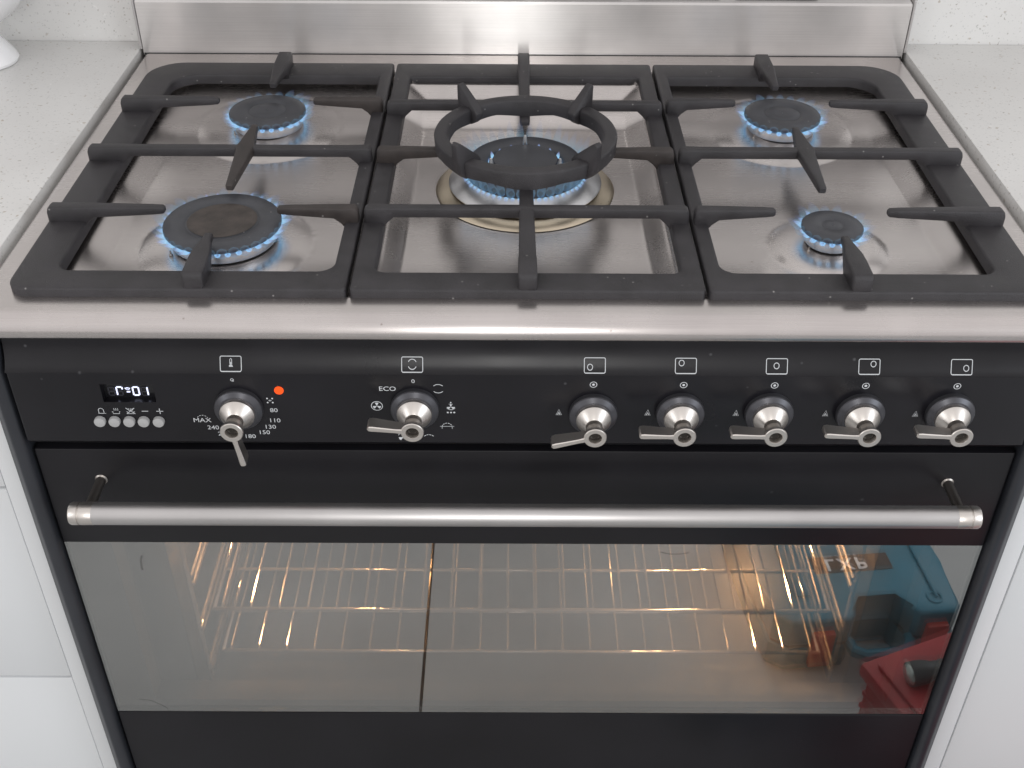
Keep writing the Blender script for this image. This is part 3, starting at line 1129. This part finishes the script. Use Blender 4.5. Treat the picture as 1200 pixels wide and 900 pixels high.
def burner(key, rc, label, inner_r, burnt=False, nf=24):
    x, y = BURN[key]
    b = empty('burner', Vector((x, y, .880)) + CO, 0, cooker)
    b['label'] = label
    T = .908 - .880
    bm = bmesh.new()      # cap with a ring groove in its top
    g = inner_r
    lathe(bm, [(rc - .006, T - .0052), (rc - .0010, T - .0050), (rc, T - .0040), (rc, T - .0012), (rc - .0012, T), (g + .0018, T + .0004), (g + .0006, T - .0006), (g - .0008, T - .0008), (g - .0020, T + .0001), (g * .4, T + .0002), (.0005, T + .0002)], 56)
    part('cap', bm, M_CAP, b, True, sharp=50)
    if burnt:
        bm = bmesh.new()
        lathe(bm, [(g - .0016, T + .00035), (g * .5, T + .0006), (.0005, T + .0006)], 40)
        part('burnt_patch', bm, M_CAP_BURNT, b, True)
    bm = bmesh.new()
    s = rc - .0040
    lathe(bm, [(s - .008, T - .0182), (s - .0022, T - .0178), (s - .0012, T - .0168), (s + .0002, T - .0078), (s - .0008, T - .0066), (s - .004, T - .0064), (s - .0042, T - .0045)], 64)
    part('crown', bm, M_ALU, b, True, sharp=40)
    bm = bmesh.new()
    lathe(bm, [(s - .005, .0035), (s - .0055, T - .0175)], 40)
    part('burner_base', bm, M_MASKSHADE, b, True)
    # igniter
    bm = bmesh.new()
    lathe(bm, [(.0018, .004), (.0018, .010), (.0008, .0110), (.0008, .0140)], 10, Matrix.Translation(((s + .003) * math.cos(R(215)), (s + .003) * math.sin(R(215)), 0)), False, True)
    part('igniter', bm, M_DARKNICKEL, b, True)
    ring_of_flames(b, nf, rc - .0045, T - .0072, .0108, .0068, 74, jit=.4)
    ring_of_flames(b, nf, rc - .0010, T - .0050, .0130, .0130, 62, 'faint', M_FLAME_FAINT, .3, math.pi / nf)
    return b


burner('rl', .0402, 'rear left burner, medium with a grey mottled cap', .0200, nf=24)
burner('fl', .0520, 'front left burner, large with a brown burnt patch on its cap', .0325, True, 34)
burner('rr', .0398, 'rear right burner, medium with a clean grey cap', .0190, nf=24)
burner('fr', .0272, 'front right burner, smallest of the five', .0095, nf=18)

# central wok burner: outer crown ring + inner cap
x, y = BURN['c']
wb = empty('burner', Vector((x, y, .876)) + CO, 0, cooker)
wb['label'] = 'central double-ring wok burner'
bm = bmesh.new()
lathe(bm, [(.052, .0100), (.0745, .0100), (.0750, .0112), (.0735, .0130), (.0600, .0215), (.0560, .0225), (.0540, .0225)], 72)
part('crown', bm, M_ALU, wb, True, sharp=50)
bm = bmesh.new()
lathe(bm, [(.0555, .0205), (.0580, .0212), (.0582, .0225), (.0562, .0310), (.0545, .0328), (.0520, .0334), (.0390, .0318), (.0370, .0300), (.0365, .0245)], 72)
part('outer_cap', bm, M_CAP, wb, True, sharp=50)
bm = bmesh.new()
lathe(bm, [(.0300, .0180), (.0325, .0235), (.0330, .0290), (.0320, .0300), (.0318, .0240), (.0365, .0235), (.0366, .0180)], 56)
part('inner_crown', bm, M_ALU, wb, True, sharp=50)
bm = bmesh.new()
lathe(bm, [(.0290, .0300), (.0318, .0312), (.0322, .0330), (.0312, .0350), (.0200, .0356), (.0005, .0357)], 56)
part('inner_cap', bm, M_CAP, wb, True, sharp=50)
bm = bmesh.new()
lathe(bm, [(.0700, .0020), (.0680, .0105)], 56)
part('burner_base', bm, M_MASKSHADE, wb, True)
bm = bmesh.new()
lathe(bm, [(.0880, .0028), (.0860, .0046), (.0800, .0070), (.0735, .0086), (.0700, .0086)], 72)
part('drip_ring', bm, M_TANSTEEL, wb, True)
for a in (90, 205, 335):
    bm = bmesh.new()
    lathe(bm, [(.0030, .022), (.0028, .034), (.0018, .0400), (.0012, .0425), (.0003, .0430)], 12, Matrix.Translation((.0365 * math.cos(R(a)), .0365 * math.sin(R(a)), 0)))
    part('ignition_pin', bm, M_ALU, wb, True)
ring_of_flames(wb, 60, .0590, .0202, .0042, .0062, 70)
ring_of_flames(wb, 40, .0580, .0225, .0240, .0110, 24, 'faint', M_FLAME_FAINT, .2, .08)
ring_of_flames(wb, 16, .0340, .0285, .0070, .0050, 15)

# ---------------------------------------------------------------- pan supports
FT, FB, TT = .9082, .8975, .9222        # frame top / bottom, finger top


def frame_ring(bm, ox, oy, ix, iy, orad, irad):
    o = rrect(*ox, *oy, orad); i_ = rrect(*ix, *iy, irad)
    def off(lp, d, sgn, base, brad):
        return rrect(base[0] + sgn * d, base[1] - sgn * d, base[2] + sgn * d, base[3] - sgn * d, [max(r - sgn * d, .0008) for r in brad])
    ob = (*ox, *oy); ib = (*ix, *iy)
    L = [[(x, y, FB) for x, y in o], [(x, y, FT - .0022) for x, y in o],
         [(x, y, FT - .0006) for x, y in off(o, .0007, 1, ob, orad)], [(x, y, FT) for x, y in off(o, .0022, 1, ob, orad)],
         [(x, y, FT) for x, y in off(i_, .0022, -1, ib, irad)], [(x, y, FT - .0006) for x, y in off(i_, .0007, -1, ib, irad)],
         [(x, y, FT - .0022) for x, y in i_], [(x, y, FB) for x, y in i_]]
    loft(bm, L, True)


def finger_bm(stations):
    """stations: (x, y, half width, z top, z bottom); chamfered section swept along them"""
    bm = bmesh.new()
    pts = [Vector((s[0], s[1], 0)) for s in stations]
    loops = []
    for k, s in enumerate(stations):
        a = pts[max(k - 1, 0)]; b = pts[min(k + 1, len(pts) - 1)]
        t = (b - a).normalized(); nrm = Vector((-t.y, t.x, 0))
        w, zt, zb = s[2], s[3], s[4]
        c = min(.0018, w * .45)
        sec = [(-w * .82, zb), (-w, zb + c * .8), (-w, zt - c), (-w + c * .35, zt - c * .3), (-w + c, zt), (w - c, zt), (w - c * .35, zt - c * .3), (w, zt - c), (w, zb + c * .8), (w * .82, zb)]
        loops.append([tuple(pts[k] + nrm * u + Vector((0, 0, z))) for u, z in sec])
    loft(bm, loops, False, True)
    return bm


def straight(p0, p1, base_len=.030, w0=.0058, w1=.0036, rise0=False):
    """finger from the outer frame edge p0 to its tip p1; foot over the frame, then thins out"""
    p0, p1 = Vector(p0), Vector(p1)
    d = (p1 - p0); L = d.length; d.normalize()
    f = lambda s: p0 + d * s
    st = []
    def add(s, w, zt, zb): q = f(s); st.append((q.x, q.y, w, zt, zb))
    add(0, w0 * .80, TT - .0045, FT - .004); add(.0012, w0 * .95, TT - .0016, FT - .005); add(.0035, w0, TT, FT - .006)
    add(base_len, w0, TT, FT - .006); add(base_len + .004, w0 * .97, TT, FT - .001); add(base_len + .010, w0 * .93, TT, TT - .0105)
    add(L - .010, w1 * 1.08, TT - .0003, TT - .0080); add(L - .0018, w1, TT - .0008, TT - .0072); add(L, w1 * .72, TT - .0020, TT - .0062)
    return finger_bm(st)


def through(p0, p1, b0, b1, w=.0052):
    p0, p1 = Vector(p0), Vector(p1)
    d = (p1 - p0); L = d.length; d.normalize()
    st = []
    def add(s, w, zt, zb): q = p0 + d * s; st.append((q.x, q.y, w, zt, zb))
    add(0, w * .8, TT - .0045, FT - .004); add(.0012, w * .97, TT - .0016, FT - .005); add(.0035, w * 1.05, TT, FT - .006)
    add(b0, w * 1.05, TT, FT - .006); add(b0 + .004, w, TT, FT - .001); add(b0 + .010, w * .92, TT, TT - .0095)
    add(L - b1 - .010, w * .92, TT, TT - .0095); add(L - b1 - .004, w, TT, FT - .001); add(L - b1, w * 1.05, TT, FT - .006)
    add(L - .0035, w * 1.05, TT, FT - .006); add(L - .0012, w * .97, TT - .0016, FT - .005); add(L, w * .8, TT - .0045, FT - .004)
    return finger_bm(st)


GY0, GY1 = .0000, .4865
def support(name_label, ox, ix, orad, irad, iy=(.0295, .4485)):
    g = empty('pan_support', ((ox[0] + ox[1]) / 2, .24, FB))
    tag(g, name_label, 'pan support', 'cast iron pan supports on the hob')
    off = -Vector(g.location)
    bm = bmesh.new()
    frame_ring(bm, ox, (GY0, GY1), ix, iy, orad, irad)
    o = part('frame', bm, M_IRON, g, True, sharp=60); o.location = off
    return g, off


def add_finger(g, off, bm, m=None):
    o = part('finger', bm, m or M_IRON, g, True, sharp=48); o.location = off


for s, lab in ((-1, 'black cast iron pan support over the two left burners'), (1, 'black cast iron pan support over the two right burners')):
    q = lambda a, b: tuple(sorted((s * a, s * b)))
    OR, IR = .034, .026
    # radii order: (x1y1, x0y1, x0y0, x1y0)
    if s < 0: orad = [.004, .040, .016, .004]; irad = [.003, .030, .011, .014]
    else: orad = [.040, .004, .004, .016]; irad = [.030, .003, .014, .011]
    g, off = support(lab, q(.148, .4245), q(.1615, .3905), orad, irad)
    hot = M_IRON_HOT if s < 0 else M_IRON
    for (bx, by, tipo, tipi) in ((.2715, .354, .3205, .2215), (.2715, .116, .3200, .2205)):
        add_finger(g, off, straight((s * .4235, by, 0), (s * tipo, by, 0), .031), M_IRON)
        add_finger(g, off, straight((s * .1490, by, 0), (s * tipi, by, 0), .012, .0054, .0034), hot)
    add_finger(g, off, through((s * .4235, .2365, 0), (s * .1490, .2365, 0), .031, .012))
    # cross finger: widest where it meets the long bar
    cx = s * .2712
    st = [(cx, .1560, .0026, TT - .0018, TT - .0062), (cx, .1580, .0036, TT - .0006, TT - .0070), (cx, .1680, .0040, TT, TT - .0078), (cx, .2270, .0078, TT + .0002, TT - .0092),
          (cx, .2365, .0098, TT + .0004, TT - .0095), (cx, .2450, .0078, TT + .0002, TT - .0092), (cx, .2800, .0036, TT, TT - .0078), (cx, .2870, .0032, TT - .0006, TT - .0070), (cx, .2890, .0024, TT - .0018, TT - .0062)]
    add_finger(g, off, finger_bm(st), hot)
    add_finger(g, off, straight((cx, GY1 - .001, 0), (cx, .3935, 0), .036, .0078, .0036), M_IRON)
    add_finger(g, off, straight((cx, .0010, 0), (cx, .0700, 0), .027, .0085, .0036), M_IRON)

g, off = support('black cast iron pan support in the middle, carrying the wok ring', (-.1450, .1450), (-.1270, .1285), [.004] * 4, [.006, .006, .009, .009], (.0285, .4470))
add_finger(g, off, through((-.1440, .3470, 0), (.1440, .3470, 0), .016, .016))
add_finger(g, off, through((-.1440, .1165, 0), (.1440, .1165, 0), .016, .016))
for s in (-1, 1):
    add_finger(g, off, straight((s * .1440, .2350, 0), (s * .0640, .2350, 0), .016, .0054, .0038), M_IRON_HOT)
add_finger(g, off, straight((0, GY1 - .001, 0), (0, .3000, 0), .038, .0066, .0048))
add_finger(g, off, straight((0, .0010, 0), (0, .1660, 0), .026, .0078, .0058))

# wok ring
wr_ = empty('wok_ring', (0, .235, TT))
tag(wr_, 'round cast iron wok ring with four raised prongs over the central burner', 'wok ring')
bm = bmesh.new()
n = 96
loops = []
for (r, kind) in ((.0868, 'b'), (.0878, 't0'), (.0868, 't1'), (.0850, 't2'), (.0775, 't2'), (.0752, 't1'), (.0742, 't0'), (.0750, 'b')):
    lp = []
    for i in range(n):
        a = 2 * math.pi * i / n
        # scalloped underside: the ring is deep at the four bearing points and thin between them
        foot = max(0, math.cos(4 * a)) ** .8
        zb = .0022 - .0020 * foot - .0008 * math.cos(8 * a)
        z = {'b': zb, 't0': .0150, 't1': .0168, 't2': .0174}[kind]
        lp.append((r * math.cos(a), r * math.sin(a), z))
    loops.append(lp)
loft(bm, loops, True)
part('ring', bm, M_IRON, wr_, True, sharp=60)
for a in (47, 133, 227, 313):
    rx = Matrix.Rotation(R(a), 4, 'Z')
    bm = bmesh.new()
    # radial plate: low nose inside, high outer tip
    outline = [(.066, .008), (.066, .014), (.070, .0185), (.090, .0355), (.0935, .0375), (.0965, .0350), (.0955, .0220), (.0925, .0060), (.0850, -.0010), (.0740, .0010)]
    hw = .0048
    a_ = [bm.verts.new(rx @ Vector((r, -hw * (1 if z < .02 else .72), z))) for r, z in outline]
    b_ = [bm.verts.new(rx @ Vector((r, hw * (1 if z < .02 else .72), z))) for r, z in outline]
    m_ = len(outline)
    bm.faces.new(a_[::-1]); bm.faces.new(b_)
    for i in range(m_): bm.faces.new((a_[i], a_[(i + 1) % m_], b_[(i + 1) % m_], b_[i]))
    bmesh.ops.bevel(bm, geom=list(bm.edges), offset=.0011, segments=2, affect='EDGES', profile=.5)
    part('prong', bm, M_IRON, wr_, True, sharp=50)

# ---------------------------------------------------------------- vase on the left worktop
va = empty('vase', (-.622, .492, .9046))
tag(va, 'white ceramic pedestal vase on the worktop against the stone wall', 'vase')
bm = bmesh.new()
lathe(bm, [(.0360, 0), (.0385, .0010), (.0395, .0040), (.0375, .0085), (.0300, .0200), (.0225, .0300), (.0195, .0360), (.0215, .0400), (.0330, .0480), (.0520, .0620), (.0680, .0800), (.0780, .1000), (.0800, .1150), (.0770, .1250), (.0750, .1250), (.0760, .1100), (.0600, .0760), (.0300, .0560), (.001, .0520)], 64)
part('bowl', bm, M_CERAMIC, va, True)

# ---------------------------------------------------------------- things on the floor, seen mirrored in the glass
case = empty('tool_case', (.5300, -.3610, 0), R(-6))
tag(case, 'teal plastic power tool case with red latches, lying flat on the floor', 'tool case')
# local: +y looks to the oven, top at z .11
H = .110
xw = .1385
bm = bmesh.new()
poly = [(-xw + .012, 0), (-.036, 0), (-.024, -.014), (-.018, -.050), (.052, -.050), (.060, -.014), (.072, 0), (xw - .012, 0), (xw, -.014), (xw + .004, -.10), (xw - .002, -.27), (xw - .02, -.29), (-xw, -.29), (-xw - .016, -.27), (-xw - .016, -.10), (-xw - .012, -.020)]
poly = poly[::-1]
prism(bm, poly, .004, .052, .005)
part('base_shell', bm, M_TEAL, case, True)
bm = bmesh.new()
prism(bm, [(x * .99, y * .99 - .001) for x, y in poly], .0560, H, .007, 3)
part('lid_shell', bm, M_TEAL, case, True)
bm = bmesh.new()
prism(bm, [(x * .97, y * .97 - .003) for x, y in poly], .050, .058)
part('seam', bm, M_TEALDK, case)
bm = bmesh.new()
tube(bm, [(-.030, -.010, .050), (-.026, .010, .050), (-.010, .020, .050), (.044, .020, .050), (.062, .010, .050), (.066, -.010, .050)], .0095, 10)
part('carry_handle', bm, M_TEAL, case, True)
for cx in (-.075, .100):
    bm = bmesh.new(); box(bm, cx - .017, cx + .017, -.004, .008, .016, .088, .003)
    part('latch', bm, M_LATCH, case, True)
bm = bmesh.new(); box(bm, -xw + .030, -xw + .055, -.27, -.05, H, H + .004, .002)
box(bm, xw - .035, xw - .030, -.27, -.03, H, H + .003, .001)
lathe(bm, [(.012, H - .001), (.012, H + .002), (.009, H + .002), (.009, H - .001)], 24, Matrix.Translation((.103, -.030, 0)))
part('lid_rib', bm, M_TEAL, case, True)
bm = bmesh.new(); box(bm, -.062, .062, -.128, -.094, H + .0002, H + .0012)
part('label_plate', bm, M_LABEL, case)
for ch, dx in (('L', -.028), ('X', -.003), ('P', .021)):
    text_mesh('lettering', ch, .034, M_LABELTXT, case, Matrix.Translation((dx - .006, -.111, H + .0016)), extr=.0002, bold=.0006)

rbx = empty('toolbox', (.4740, -.2490, 0), R(-22))
tag(rbx, 'dark red plastic toolbox with overhanging lid on the floor beside the tool case', 'toolbox')
bm = bmesh.new()
box(bm, .010, .42, .010, .195, .002, .118, .004)
for k in range(3): box(bm, .0085, .4215, .0085, .1965, .030 + .026 * k, .038 + .026 * k, .0012)
part('box_body', bm, M_REDBOX, rbx, True)
bm = bmesh.new()
box(bm, 0, .43, 0, .205, .119, .143, .004)
box(bm, .016, .414, .014, .191, .1432, .150, .0032)
part('lid', bm, M_REDBOX, rbx, True)
tor = empty('torch', (.5250, -.2100, .167), R(-12))
tag(tor, 'black torch with silvery round lens lying on the red toolbox', 'torch')
mt = Matrix.Rotation(R(90), 4, 'Y')
bm = bmesh.new()
lathe(bm, [(.0150, .0005), (.0168, .001), (.0170, .018), (.0150, .028), (.0125, .034), (.0125, .120), (.0105, .124), (.0005, .124)], 28, mt)
for k in range(5):
    lathe(bm, [(.0125, .045 + .013 * k), (.0133, .047 + .013 * k), (.0133, .052 + .013 * k), (.0125, .054 + .013 * k)], 28, mt)
part('barrel', bm, M_BLACKP, tor, True)
bm = bmesh.new()
lathe(bm, [(.0150, .001), (.0120, -.0015), (.0005, -.0030)], 28, mt)
part('lens', bm, M_LENS, tor, True)
